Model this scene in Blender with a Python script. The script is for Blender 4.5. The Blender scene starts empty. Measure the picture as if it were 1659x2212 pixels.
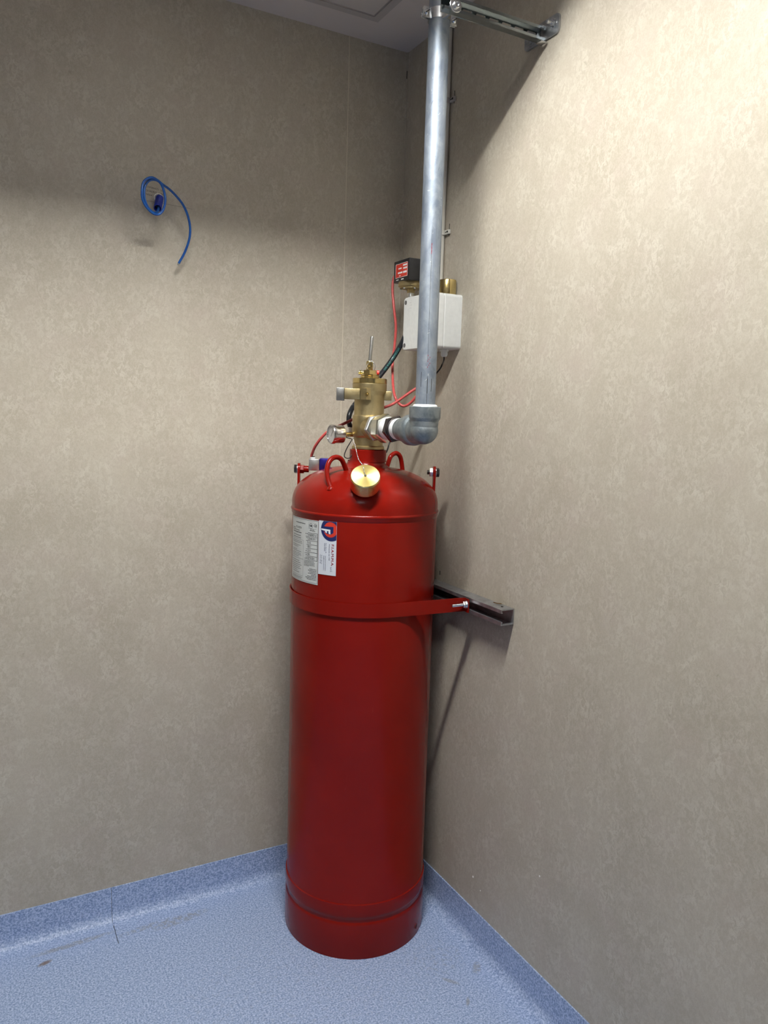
import bpy, bmesh, math, random
from mathutils import Vector, Matrix
import numpy as np

# ------------------------------------------------------------------ camera
SC = bpy.context.scene
COL = SC.collection
FPX, YAW, PITCH, ROLL = 1672.53, 0.498427, -0.124577, 0.030788
CAM = Vector((-1.22009, -2.17879, 1.47129))
FW, FH = 1659, 2212
_f = Vector((math.sin(YAW)*math.cos(PITCH), math.cos(YAW)*math.cos(PITCH), math.sin(PITCH)))
_r0 = Vector((math.cos(YAW), -math.sin(YAW), 0)); _u0 = _r0.cross(_f)
_r = _r0*math.cos(ROLL) + _u0*math.sin(ROLL); _u = _r.cross(_f)
cd = bpy.data.cameras.new('camera'); cam = bpy.data.objects.new('camera', cd); COL.objects.link(cam)
cd.sensor_fit = 'HORIZONTAL'; cd.sensor_width = 36; cd.lens = FPX*36/FW; cd.clip_start = .02
cam.matrix_world = Matrix(((_r.x, _u.x, -_f.x, CAM.x), (_r.y, _u.y, -_f.y, CAM.y), (_r.z, _u.z, -_f.z, CAM.z), (0, 0, 0, 1)))
SC.camera = cam

# ------------------------------------------------------------------ world, exposure
W = bpy.data.worlds.new('world'); SC.world = W; W.use_nodes = True
W.node_tree.nodes['Background'].inputs[0].default_value = (.8, .88, 1, 1)
W.node_tree.nodes['Background'].inputs[1].default_value = 0.0
SC.view_settings.view_transform = 'Standard'; SC.view_settings.look = 'None'
SC.view_settings.gamma = 1; SC.view_settings.use_curve_mapping = False
SC.view_settings.exposure = 0.0
cy_ = SC.cycles; cy_.max_bounces = 7; cy_.diffuse_bounces = 4; cy_.glossy_bounces = 4; cy_.transmission_bounces = 6
cy_.caustics_reflective = False; cy_.caustics_refractive = False; cy_.adaptive_threshold = .05
CEIL = 2.56
LAMP_MAIN = 310.0          # emission strength of the recessed fitting near the corner
FILL_SIDE = 8.0         # emission strength of a fill lamp added to brighten the left wall
FILL_BACK = 10.5          # emission strength of a fill lamp added behind the camera
LAMP_COL = (1.0, .985, .94)
BACK_COL = (.95, .965, 1.0)

# ------------------------------------------------------------------ helpers
rng = random.Random(7)
CX, CY = -.2440, -.2734
_v = Vector((CAM.x-CX, CAM.y-CY, 0)).normalized()
V = _v; S = Vector((-V.y, V.x, 0)); Z = Vector((0, 0, 1))
def w(s, t, z): return Vector((CX, CY, 0)) + S*s + V*t + Z*z     # frame on the bottle's axis: s right, t towards the room
def ray(px):
    return (_f + _r*((px[0]-FW/2)/FPX) - _u*((px[1]-FH/2)/FPX))
def at(px, t):          # point at depth t in the bottle's frame
    d = ray(px); o = w(0, t, 0); k = (o-CAM).dot(V)/d.dot(V); return CAM + d*k
def aty(px, y): d = ray(px); return CAM + d*((y-CAM.y)/d.y)
def atx(px, x): d = ray(px); return CAM + d*((x-CAM.x)/d.x)

def basis(ax):
    ax = Vector(ax).normalized()
    h = Vector((0, 0, 1)) if abs(ax.z) < .9 else Vector((1, 0, 0))
    a = h.cross(ax).normalized(); b = ax.cross(a); return a, b, ax

def lathe(bm, prof, o, ax=(0, 0, 1), seg=48, cap=True, rot=0.0):
    a, b, n = basis(ax); o = Vector(o); rings = []
    for r, h in prof:
        r = max(r, 1e-5)
        rings.append([bm.verts.new(o + n*h + (a*math.cos(rot+2*math.pi*i/seg) + b*math.sin(rot+2*math.pi*i/seg))*r) for i in range(seg)])
    for k in range(len(rings)-1):
        for i in range(seg):
            j = (i+1) % seg
            bm.faces.new((rings[k][i], rings[k][j], rings[k+1][j], rings[k+1][i]))
    if cap:
        bm.faces.new(list(reversed(rings[0]))); bm.faces.new(rings[-1])
def cyl(bm, o, ax, r, h, seg=24, ch=None):
    ch = min(r, h)*.12 if ch is None else ch
    lathe(bm, [(r-ch, 0), (r, ch), (r, h-ch), (r-ch, h)], o, ax, seg)
def hexa(bm, o, ax, R, h, rot=0.0):     # hexagonal nut body with chamfered corners
    a, b, n = basis(ax); o = Vector(o)
    lathe(bm, [(R*.93, 0), (R, h*.12), (R, h*.88), (R*.93, h)], o, ax, 6, True, rot)
def smooth_path(pts, n=8):
    P = [Vector(p) for p in pts]; Q = [P[0]*2-P[1]] + P + [P[-1]*2-P[-2]]; out = []
    for i in range(1, len(Q)-2):
        p0, p1, p2, p3 = Q[i-1:i+3]
        for k in range(n):
            t = k/n
            out.append(.5*((2*p1) + (p2-p0)*t + (2*p0-5*p1+4*p2-p3)*t*t + (3*p1-p0-3*p2+p3)*t**3))
    out.append(P[-1]); return out
def tube(bm, pts, r, seg=12, n=8, closed=False, smooth=True):
    P = smooth_path(pts, n) if smooth else [Vector(p) for p in pts]
    rings = []; prev = None
    for i, p in enumerate(P):
        if closed: d = P[(i+1) % len(P)] - P[i-1]
        else: d = P[min(i+1, len(P)-1)] - P[max(i-1, 0)]
        if d.length < 1e-9: d = Vector((0, 0, 1))
        d.normalize()
        if prev is None: a = basis(d)[0]
        else:
            a = prev - d*prev.dot(d)
            a = a.normalized() if a.length > 1e-6 else basis(d)[0]
        prev = a; b = d.cross(a)
        rr = r(i/(len(P)-1)) if callable(r) else r
        rings.append([bm.verts.new(p + (a*math.cos(2*math.pi*k/seg) + b*math.sin(2*math.pi*k/seg))*rr) for k in range(seg)])
    m = len(rings)
    for q in range(m if closed else m-1):
        A, B = rings[q], rings[(q+1) % m]
        for k in range(seg):
            j = (k+1) % seg; bm.faces.new((A[k], A[j], B[j], B[k]))
    if not closed:
        bm.faces.new(list(reversed(rings[0]))); bm.faces.new(rings[-1])
def obox(bm, o, X, Y, Zv, bev=0.0, seg=2):    # box centred at o with half vectors X, Y, Zv
    o = Vector(o); X, Y, Zv = Vector(X), Vector(Y), Vector(Zv)
    vs = [bm.verts.new(o + X*i + Y*j + Zv*k) for i in (-1, 1) for j in (-1, 1) for k in (-1, 1)]
    fs = [(0, 1, 3, 2), (4, 6, 7, 5), (0, 4, 5, 1), (2, 3, 7, 6), (0, 2, 6, 4), (1, 5, 7, 3)]
    F = [bm.faces.new([vs[i] for i in f]) for f in fs]
    if bev > 0:
        E = list({e for f in F for e in f.edges})
        bmesh.ops.bevel(bm, geom=E, offset=bev, segments=seg, profile=.5, affect='EDGES')
def box(bm, lo, hi, bev=0.0, seg=2):
    lo, hi = Vector(lo), Vector(hi); h = (hi-lo)/2
    obox(bm, (lo+hi)/2, (h.x, 0, 0), (0, h.y, 0), (0, 0, h.z), bev, seg)
def prism(bm, pts, d):      # closed polygon pts swept by vector d
    A = [bm.verts.new(Vector(p)) for p in pts]; B = [bm.verts.new(Vector(p)+Vector(d)) for p in pts]; n = len(pts)
    bm.faces.new(list(reversed(A))); bm.faces.new(B)
    for i in range(n): bm.faces.new((A[i], A[(i+1) % n], B[(i+1) % n], B[i]))
def sphere(bm, o, r, u=16, v=10):
    bmesh.ops.create_uvsphere(bm, u_segments=u, v_segments=v, radius=r, matrix=Matrix.Translation(o))
def rounded(pts_c, r, n=5):     # round the corners of a 2D polygon
    out = []; m = len(pts_c)
    for i in range(m):
        p = Vector(pts_c[i]); a = Vector(pts_c[i-1]); b = Vector(pts_c[(i+1) % m])
        da = (a-p).normalized(); db = (b-p).normalized(); q1 = p+da*r; q2 = p+db*r
        for k in range(n+1):
            t = k/n; out.append(q1*(1-t)**2 + p*2*t*(1-t) + q2*t*t)
    return out

ROOT = {}
def new(name, bm, mat, parent=None, smooth=40, label=None, kind=None):
    bmesh.ops.recalc_face_normals(bm, faces=bm.faces)
    r = parent
    while r is not None and r.parent is not None: r = r.parent
    if r is not None: bmesh.ops.translate(bm, verts=bm.verts, vec=-r.location)
    me = bpy.data.meshes.new(name); bm.to_mesh(me); bm.free()
    if smooth:
        for p in me.polygons: p.use_smooth = True
        me.set_sharp_from_angle(angle=math.radians(smooth))
    me.materials.append(mat)
    o = bpy.data.objects.new(name, me); COL.objects.link(o)
    if parent is not None: o.parent = parent
    if label: o['label'] = label
    if kind: o['kind'] = kind
    return o
def thing(name, loc, label, cat, group=None):
    o = bpy.data.objects.new(name, None); COL.objects.link(o); o.empty_display_size = .05
    o.location = loc; o['label'] = label; o['category'] = cat
    if group: o['group'] = group
    return o
def tag(o, label, cat, group=None):
    o['label'] = label; o['category'] = cat
    if group: o['group'] = group
    return o
def recenter(o):            # a one-mesh thing gets its origin at its own base
    me = o.data; n = len(me.vertices); a = np.empty(n*3); me.vertices.foreach_get('co', a); a = a.reshape(-1, 3)
    c = Vector(((a[:, 0].min()+a[:, 0].max())/2, (a[:, 1].min()+a[:, 1].max())/2, a[:, 2].min()))
    me.transform(Matrix.Translation(-c)); o.location = c; return o
BM = bmesh.new

# ------------------------------------------------------------------ materials
def mat(name, col, rough=.5, metal=0.0, coat=0.0, spec=.5, trans=0.0, emit=None, ior=1.5):
    m = bpy.data.materials.new(name); m.use_nodes = True; b = m.node_tree.nodes['Principled BSDF']
    b.inputs['Base Color'].default_value = (*col, 1); b.inputs['Roughness'].default_value = rough
    b.inputs['Metallic'].default_value = metal; b.inputs['Coat Weight'].default_value = coat
    b.inputs['Specular IOR Level'].default_value = spec; b.inputs['Transmission Weight'].default_value = trans
    b.inputs['IOR'].default_value = ior; b.inputs['Coat Roughness'].default_value = .06
    if emit: b.inputs['Emission Color'].default_value = (*emit[:3], 1); b.inputs['Emission Strength'].default_value = emit[3]
    return m
class NT:
    def __init__(s, m): s.t = m.node_tree; s.b = s.t.nodes['Principled BSDF']; s.co = s.t.nodes.new('ShaderNodeTexCoord').outputs['Object']
    def n(s, k, **kw):
        x = s.t.nodes.new(k)
        for a, v in kw.items():
            if hasattr(x, a): setattr(x, a, v)
            else: x.inputs[a].default_value = v
        return x
    def l(s, a, b): s.t.links.new(a, b)
    def map(s, scale=(1, 1, 1), loc=(0, 0, 0)):
        m = s.n('ShaderNodeMapping'); m.inputs['Scale'].default_value = scale; m.inputs['Location'].default_value = loc; s.l(s.co, m.inputs[0]); return m.outputs[0]
    def noise(s, scale, detail=3, rough=.5, dist=0.0, co=None):
        x = s.n('ShaderNodeTexNoise'); x.inputs['Scale'].default_value = scale; x.inputs['Detail'].default_value = detail
        x.inputs['Roughness'].default_value = rough; x.inputs['Distortion'].default_value = dist; s.l(co or s.co, x.inputs['Vector']); return x.outputs['Fac']
    def vor(s, scale, co=None):
        x = s.n('ShaderNodeTexVoronoi'); x.inputs['Scale'].default_value = scale; s.l(co or s.co, x.inputs['Vector']); return x
    def ramp(s, f, stops):
        r = s.n('ShaderNodeValToRGB'); e = r.color_ramp.elements
        for i, (p, c) in enumerate(stops):
            if i > 1: e.new(p)
            e[i].position = p; c = (c, c, c) if not hasattr(c, '__len__') else c; e[i].color = (*c, 1)
        s.l(f, r.inputs[0]); return r.outputs[0]
    def mix(s, f, a, b, bt='MIX'):
        m = s.n('ShaderNodeMix', data_type='RGBA', blend_type=bt)
        for v, i in ((f, 0), (a, 6), (b, 7)):
            if hasattr(v, 'is_linked'): s.l(v, m.inputs[i])
            elif i == 0: m.inputs[0].default_value = v
            else: m.inputs[i].default_value = (*v, 1)
        return m.outputs[2]
    def math(s, op, a, b=0.0):
        m = s.n('ShaderNodeMath', operation=op)
        for i, v in ((0, a), (1, b)):
            if hasattr(v, 'is_linked'): s.l(v, m.inputs[i])
            else: m.inputs[i].default_value = v
        return m.outputs[0]
    def bump(s, h, strength, dist=.001):
        b = s.n('ShaderNodeBump'); b.inputs['Strength'].default_value = strength; b.inputs['Distance'].default_value = dist
        s.l(h, b.inputs['Height']); s.l(b.outputs[0], s.b.inputs['Normal'])
    def col(s, c): s.l(c, s.b.inputs['Base Color'])
    def rough(s, c): s.l(c, s.b.inputs['Roughness'])

def wall_mat():
    m = mat('beige_mottled_laminate', (.5, .43, .33), .42, spec=.35); t = NT(m)
    co = t.map((1, 1, .72))
    big = t.noise(5, 3, .5, 0, co); tint = t.noise(9, 2, .5, 0, t.map((1, 1, 1), (3, 7, 1)))
    base = t.mix(t.ramp(big, [(.3, 0), (.7, 1)]), (.415, .370, .295), (.470, .425, .345))
    base = t.mix(t.ramp(tint, [(.5, 0), (.75, .5)]), base, (.47, .405, .345))
    th = t.noise(85, 6, .68, .7, co)
    thread = t.ramp(th, [(.46, 0), (.56, 1), (.64, .2)])
    clus = t.ramp(t.noise(21, 4, .6, .6, co), [(.38, .08), (.68, 1)])
    f = t.math('MULTIPLY', thread, clus)
    c = t.mix(t.math('MULTIPLY', f, .72), base, (.62, .585, .50))
    th2 = t.ramp(t.noise(150, 4, .65, .6, co), [(.48, 0), (.54, 1), (.60, 0)])
    c = t.mix(t.math('MULTIPLY', th2, .26), c, (.62, .585, .50))
    dk = t.ramp(t.noise(34, 5, .7, 1.0, t.map((1, 1, .8), (5, 2, 9))), [(.66, 0), (.74, 1)])
    c = t.mix(t.math('MULTIPLY', dk, .45), c, (.27, .23, .17))
    t.col(c); t.bump(th, .08, .0006); return m
def floor_mat():
    m = mat('blue_speckled_vinyl', (.3, .4, .6), .45, spec=.4); t = NT(m)
    a = t.noise(215, 4, .7); b = t.noise(90, 3, .6)
    c = t.ramp(a, [(.38, (.135, .21, .43)), (.5, (.34, .45, .70)), (.62, (.63, .73, .94))])
    c2 = t.ramp(b, [(.35, (.24, .335, .56)), (.65, (.42, .52, .72))])
    c = t.mix(.28, c, c2)
    v = t.vor(150); sp = t.math('LESS_THAN', v.outputs['Distance'], .10)
    rnd = t.n('ShaderNodeSeparateColor'); t.l(v.outputs['Color'], rnd.inputs[0])
    white = t.math('MULTIPLY', sp, t.math('GREATER_THAN', rnd.outputs[0], .90)); dark = t.math('MULTIPLY', sp, t.math('LESS_THAN', rnd.outputs[0], .07))
    c = t.mix(white, c, (.85, .88, .9)); c = t.mix(dark, c, (.03, .03, .05))
    # scuffs and dried dirt lying along the foot of the left wall and a few scrapes
    dn = t.noise(70, 5, .7, .5)
    def spot(x, y, rx, ry, ang, amt, c, thr=.5, colr=(.27, .26, .25)):
        mp = t.n('ShaderNodeMapping'); mp.vector_type = 'TEXTURE'; mp.inputs['Location'].default_value = (x, y, 0); mp.inputs['Rotation'].default_value = (0, 0, ang); mp.inputs['Scale'].default_value = (rx, ry, 1)
        t.l(t.co, mp.inputs[0]); g = t.n('ShaderNodeTexGradient', gradient_type='SPHERICAL'); t.l(mp.outputs[0], g.inputs[0])
        f = t.math('MULTIPLY', t.ramp(g.outputs[1], [(0, 0), (.5, 1)]), t.ramp(dn, [(thr-.06, 0), (thr+.06, 1)]))
        return t.mix(t.math('MULTIPLY', f, amt), c, colr)
    c = spot(-.715, -.085, .10, .022, .12, .5, c, .48); c = spot(-.80, -.075, .10, .014, .1, .4, c, .5)
    c = spot(-1.0, -.062, .13, .013, .05, .5, c, .45); c = spot(-1.076, -.108, .022, .009, .3, .9, c, .4, (.2, .15, .13))
    c = spot(-.05, -.63, .03, .014, .9, .5, c, .45); c = spot(-.14, -.64, .03, .008, -.9, .4, c, .4); c = spot(-.14, -.72, .02, .006, .9, .5, c, .4)
    c = spot(-.5, -.5, .5, .35, 0, .12, c, .58); c = spot(-.12, -.55, .1, .08, 0, .2, c, .56)
    t.col(c); t.bump(a, .06, .0005); return m
def ceil_mat():
    m = mat('ceiling_board', (.62, .57, .55), .8); t = NT(m); t.bump(t.noise(500, 2), .1, .0005); return m
def red_mat():
    m = mat('red_gloss_paint', (.42, .012, .008), .20, spec=.22); t = NT(m)
    c = t.mix(t.ramp(t.noise(8, 3), [(.35, 0), (.7, 1)]), (.210, .0062, .0030), (.240, .0082, .0040))
    sc = t.ramp(t.noise(60, 4, .7, 1, t.map((1, 1, .15))), [(.70, 0), (.78, 1)])
    c = t.mix(t.math('MULTIPLY', sc, .25), c, (.40, .09, .07)); t.col(c)
    t.bump(t.noise(420, 2), .05, .0004); return m
def brass_mat(name, a, b, r0, r1, bump=.2, sc=220):
    m = mat(name, a, r0, 1.0); t = NT(m); n = t.noise(sc, 4, .6)
    t.col(t.mix(t.ramp(t.noise(30, 4, .6), [(.35, 0), (.65, 1)]), a, b)); t.rough(t.ramp(n, [(.3, r0), (.7, r1)])); t.bump(n, bump, .0004); return m
def galv_mat():
    m = mat('galvanised_pipe_steel', (.5, .53, .56), .4, .6); t = NT(m)
    st = t.noise(160, 4, .6, .2, t.map((1, 1, .035))); bl = t.noise(26, 5, .65, .5, t.map((1, 1, .6)))
    c = t.mix(t.ramp(bl, [(.35, 0), (.65, 1)]), (.17, .205, .26), (.33, .37, .41))
    c = t.mix(t.ramp(st, [(.38, .55), (.5, 0)]), c, (.24, .28, .36))
    dk = t.ramp(t.noise(75, 5, .7, .8, t.map((1, 1, .25), (2, 5, 1))), [(.64, 0), (.72, .85)])
    c = t.mix(dk, c, (.12, .14, .17)); wt = t.ramp(t.noise(120, 5, .7, .5, t.map((1, 1, 1), (7, 1, 3))), [(.64, 0), (.74, .7)])
    c = t.mix(wt, c, (.85, .86, .84)); t.col(c); t.rough(t.ramp(bl, [(.3, .46), (.7, .62)])); t.bump(t.noise(500, 3, .7), .25, .0004); return m
def cast_mat():
    m = mat('cast_galvanised_fitting', (.4, .44, .46), .5, .75); t = NT(m); n = t.noise(260, 4, .7)
    c = t.mix(t.ramp(t.noise(38, 5, .6, .5), [(.35, 0), (.65, 1)]), (.17, .205, .23), (.33, .37, .39))
    c = t.mix(t.ramp(n, [(.68, 0), (.75, .7)]), c, (.85, .87, .86)); t.col(c); t.bump(n, .45, .0008); return m
def steel_mat(name, a, b, rough, metal=1.0, sc=60, bump=.1):
    m = mat(name, a, rough, metal); t = NT(m); n = t.noise(sc, 4, .6)
    t.col(t.mix(t.ramp(n, [(.3, 0), (.7, 1)]), a, b)); t.bump(t.noise(400, 2), bump, .0003); return m
def spun_mat():            # turned brass face of the protection cap
    m = mat('turned_brass', (.80, .66, .25), .42, 1.0); t = NT(m)
    t.b.inputs['Anisotropic'].default_value = .75
    tg = t.n('ShaderNodeTangent', direction_type='RADIAL', axis='Z'); t.l(tg.outputs[0], t.b.inputs['Tangent'])
    t.col(t.mix(t.ramp(t.noise(60, 3), [(.3, 0), (.7, 1)]), (.66, .52, .17), (.72, .60, .26))); return m

def glass_mat():           # thin clear pane
    m = bpy.data.materials.new('gauge_glass'); m.use_nodes = True; n = m.node_tree; n.nodes.clear()
    o = n.nodes.new('ShaderNodeOutputMaterial'); mx = n.nodes.new('ShaderNodeMixShader'); tr = n.nodes.new('ShaderNodeBsdfTransparent'); gl = n.nodes.new('ShaderNodeBsdfGlossy'); fr = n.nodes.new('ShaderNodeFresnel')
    gl.inputs['Roughness'].default_value = .03; fr.inputs[0].default_value = 1.5
    mx.inputs[0].default_value = .09; n.links.new(tr.outputs[0], mx.inputs[1]); n.links.new(gl.outputs[0], mx.inputs[2]); n.links.new(mx.outputs[0], o.inputs[0]); return m
M = dict(
 wall=wall_mat(), floor=floor_mat(), ceil=ceil_mat(), red=red_mat(),
 hatch=mat('hatch_board', (.56, .52, .50), .7), hatchf=mat('hatch_frame_grey', (.44, .41, .40), .6),
 joint=mat('pale_joint_filler', (.60, .55, .45), .6), dark=mat('black_gap', (.02, .02, .02), .8),
 brass=brass_mat('cast_brass', (.44, .35, .18), (.53, .44, .25), .36, .5, .35),
 brassp=brass_mat('polished_brass', (.62, .47, .19), (.70, .57, .28), .16, .26, .03),
 spun=spun_mat(), galv=galv_mat(), cast=cast_mat(),
 zinc=steel_mat('bright_zinc_steel', (.62, .64, .66), (.74, .76, .78), .26),
 armz=steel_mat('arm_zinc', (.34, .38, .40), (.44, .48, .50), .16),
 zincy=steel_mat('yellow_zinc_nut', (.58, .60, .56), (.72, .72, .62), .28),
 strut=steel_mat('strut_steel', (.33, .34, .36), (.52, .54, .56), .42, .9, 40, .2),
 nickel=steel_mat('grey_steel_block', (.36, .36, .35), (.44, .44, .42), .38),
 blacks=steel_mat('blackened_steel', (.05, .045, .045), (.09, .08, .08), .3, .8),
 white=mat('white_plastic_box', (.72, .74, .73), .35), whitec=mat('white_plastic_conduit', (.66, .65, .60), .4),
 screwg=mat('dark_recess_grey', (.12, .12, .12), .6),
 ptfe=mat('white_thread_tape', (.85, .87, .88), .5), paper=mat('label_paper', (.60, .63, .62), .4), paper2=mat('glossy_sticker', (.66, .70, .76), .3),
 ink=mat('black_ink', (.03, .03, .035), .5), navy=mat('navy_ink', (.012, .022, .12), .4), redink=mat('red_ink', (.62, .04, .02), .4), dred=mat('dark_red_ink', (.27, .015, .03), .4), wink=mat('white_ink', (.82, .84, .86), .4),
 black=mat('black_plastic', (.012, .012, .014), .35), bhose=mat('black_rubber_hose', (.012, .014, .018), .32), teal=mat('teal_print', (.02, .22, .2), .5),
 rhose=mat('red_cable_sheath', (.5, .045, .04), .38), redp=mat('red_plastic', (.8, .05, .03), .35),
 blue=mat('blue_cable_sheath', (.003, .10, .42), .38), dblue=mat('blue_corrugated_conduit', (.005, .022, .34), .3),
 anod=mat('blue_anodised_aluminium', (.045, .03, .32), .3, .7), alu=steel_mat('satin_aluminium', (.72, .73, .72), (.80, .80, .79), .34),
 chrome=mat('brushed_chrome', (.72, .71, .72), .2, 1.0), dial=mat('gauge_dial', (.75, .73, .72), .4), glass=glass_mat(),
 housing=mat('lamp_housing', (.25, .25, .25), .6), emit=mat('lamp_diffuser', (.9, .9, .9), .5, emit=(*LAMP_COL, LAMP_MAIN)), emit3=mat('side_fill_diffuser', (.9, .9, .9), .5, emit=(*LAMP_COL, FILL_SIDE)), emit2=mat('rear_fill_diffuser', (.9, .9, .9), .5, emit=(*BACK_COL, FILL_BACK)),
 pencil=mat('pencil_line', (.24, .22, .19), .7), chip=mat('paint_chip', (.85, .83, .78), .6),
)
def noisy(m, a, b, sc=90, bump=.08):
    t = NT(m); n = t.noise(sc, 3); t.col(t.mix(t.ramp(n, [(.3, 0), (.7, 1)]), a, b)); t.bump(n, bump, .0003)
noisy(M['white'], (.70, .72, .71), (.75, .77, .76)); noisy(M['rhose'], (.46, .065, .06), (.56, .09, .085)); noisy(M['blue'], (.002, .065, .30), (.004, .10, .38))
noisy(M['black'], (.010, .010, .012), (.016, .016, .018)); noisy(M['paper'], (.58, .61, .60), (.63, .65, .64), 40, .02)

# ------------------------------------------------------------------ room shell
RX, RY = -3.3, -3.6
def struct(name, bm, m, parent=None, smooth=0): return new(name, bm, m, parent, smooth, kind='structure')
b = BM(); box(b, (RX, .004, 0), (.1, .1, CEIL)); wl = struct('wall_left', b, M['wall'])
b = BM(); box(b, (RX, 0, 0), (-.1972, .0041, CEIL)); new('wall_panel', b, M['wall'], wl, 0)
b = BM(); box(b, (-.1952, 0, 0), (0, .0041, CEIL)); new('wall_panel', b, M['wall'], wl, 0)
b = BM(); box(b, (-.1976, -.0003, .1), (-.1948, .004, CEIL)); new('joint_strip', b, M['joint'], wl, 0)
b = BM(); box(b, (0, RY, 0), (.1, 0, CEIL)); wr = struct('wall_right', b, M['wall'])
b = BM(); box(b, (RX-.1, RY, 0), (RX, .1, CEIL)); struct('wall_side', b, M['wall'])
b = BM(); box(b, (RX-.1, RY-.1, 0), (.1, RY, CEIL)); struct('wall_back', b, M['wall'])
b = BM(); box(b, (RX-.1, RY-.1, -.08), (.1, .1, 0)); struct('floor', b, M['floor'])
b = BM(); cyl(b, (-.0015, -.0015, .1), (0, 0, 1), .002, CEIL-.1, 8, 0); struct('trim_1', b, M['wall'])

# ceiling with the openings of the hatch, the corner lamp and the two added fill lamps
HX0, HX1, HY0, HY1 = -.79, -.189, -.75, -.150      # hatch leaf
HX0, HX1, HY0, HY1 = -.772, -.187, -.735, -.138
LX0, LX1, LY0, LY1 = -1.04, -.42, -1.217, -.945       # lamp opening by the corner
SX0, SX1, SY0, SY1 = -2.70, -2.16, -1.217, -.945      # opening for the added fill lamp along the left wall
BX0, BX1, BY0, BY1 = -2.2, -1.66, -3.0, -2.44      # opening for the added fill lamp behind the camera
def ceiling():
    b = BM(); xs = sorted({RX-.1, BX0, BX1, SX0, SX1, LX0, LX1, HX0, HX1, .1}); ys = sorted({RY-.1, BY0, BY1, SY0, SY1, LY0, LY1, HY0, HY1, .1})
    holes = [(SX0, SX1, SY0, SY1), (LX0, LX1, LY0, LY1), (BX0, BX1, BY0, BY1), (HX0, HX1, HY0, HY1)]
    for i in range(len(xs)-1):
        for j in range(len(ys)-1):
            mx, my = (xs[i]+xs[i+1])/2, (ys[j]+ys[j+1])/2
            if any(h[0] < mx < h[1] and h[2] < my < h[3] for h in holes): continue
            box(b, (xs[i], ys[j], CEIL), (xs[i+1], ys[j+1], CEIL+.03))
    return struct('ceiling', b, M['ceil'])
ceiling()
h = thing('ceiling_hatch', ((HX0+HX1)/2, (HY0+HY1)/2, CEIL), 'square access hatch with grey frame in the ceiling above the red cylinder', 'hatch')
b = BM(); g = .0025; box(b, (HX0+g, HY0+g, CEIL+.001), (HX1-g, HY1-g, CEIL+.02)); new('hatch_leaf', b, M['hatch'], h, 0)
b = BM(); f = .022
for lo, hi in (((HX0-f, HY0-f), (HX1+f, HY0)), ((HX0-f, HY1), (HX1+f, HY1+f)), ((HX0-f, HY0), (HX0, HY1)), ((HX1, HY0), (HX1+f, HY1))):
    box(b, (*lo, CEIL-.002), (*hi, CEIL+.0))
new('hatch_frame', b, M['hatchf'], h, 0)
b = BM(); box(b, (HX0-.01, HY0-.01, CEIL+.031), (HX1+.01, HY1+.01, CEIL+.04)); new('hatch_backing', b, M['dark'], h, 0)

def lamp(X0, X1, Y0, Y1, dep, ex, ey, m, label):
    t = thing('recessed_lamp', ((X0+X1)/2, (Y0+Y1)/2, CEIL), label, 'ceiling lamp')
    b = BM(); k = .006; top = CEIL+.0301+dep
    box(b, (X0-k, Y0-k, CEIL+.0301), (X0, Y1+k, top)); box(b, (X1, Y0-k, CEIL+.0301), (X1+k, Y1+k, top))
    box(b, (X0, Y0-k, CEIL+.0301), (X1, Y0, top)); box(b, (X0, Y1, CEIL+.0301), (X1, Y1+k, top)); box(b, (X0-k, Y0-k, top), (X1+k, Y1+k, top+k))
    new('lamp_housing', b, M['housing'], t, 0)
    b = BM(); mx, my = (X0+X1)/2, (Y0+Y1)/2; box(b, (mx-ex, my-ey, top-.02), (mx+ex, my+ey, top-.001)); new('diffuser', b, m, t, 0)
    b = BM()
    for lo, hi in (((X0-.02, Y0-.02), (X1+.02, Y0)), ((X0-.02, Y1), (X1+.02, Y1+.02)), ((X0-.02, Y0), (X0, Y1)), ((X1, Y0), (X1+.02, Y1))):
        box(b, (*lo, CEIL-.002), (*hi, CEIL))
    new('lamp_trim', b, M['white'], t, 0)
lamp(SX0, SX1, SY0, SY1, .09, .20, .036, M['emit3'], 'added fill lamp in the ceiling further along the left wall')
lamp(LX0, LX1, LY0, LY1, .09, .29, .036, M['emit'], 'long recessed lamp in the ceiling in front of the pipe bracket')
lamp(BX0, BX1, BY0, BY1, .05, .25, .25, M['emit2'], 'added square fill lamp in the ceiling behind the viewer')

# coved vinyl skirting
HB = .1005
def cove(n=7, R=.026, th=.0035):
    p = [(0, HB), (th, HB), (th, R+.004)]
    for k in range(1, n+1):
        a = math.pi/2*k/n; p.append((th+R*(1-math.cos(a)), .0006+.0034+R*(1-math.sin(a))-.0034*k/n))
    p += [(R+.010, .0001), (0, .0001)]; return p
pf = cove()
bl = thing('baseboard_left', (0, 0, 0), '', ''); del bl['label']; del bl['category']; bl['kind'] = 'structure'
def skirt_l(x0, x1, m1):
    b = BM(); A = [b.verts.new((x0, -d, z)) for d, z in pf]; B = [b.verts.new((x1-(d if m1 else 0), -d, z)) for d, z in pf]; n = len(pf)
    for i in range(n): b.faces.new((A[i], A[(i+1) % n], B[(i+1) % n], B[i]))
    b.faces.new(A); b.faces.new(B); return b
new('skirting_section', skirt_l(-.8884, 0, True), M['floor'], bl, 30)
new('skirting_section', skirt_l(RX, -.8896, False), M['floor'], bl, 30)
b = BM(); tube(b, [(-.889, -.0320, .0015), (-.8885, -.06, .0005), (-.8892, -.085, .0005), (-.8888, -.113, .0004)], .0007, 6, 4); new('floor_cut_line', b, M['dark'], bl, 30)
b = BM(); n = len(pf); A = [b.verts.new((-d, RY, z)) for d, z in pf]; B = [b.verts.new((-d, -d, z)) for d, z in pf]
for i in range(n): b.faces.new((A[i], B[i], B[(i+1) % n], A[(i+1) % n]))
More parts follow.
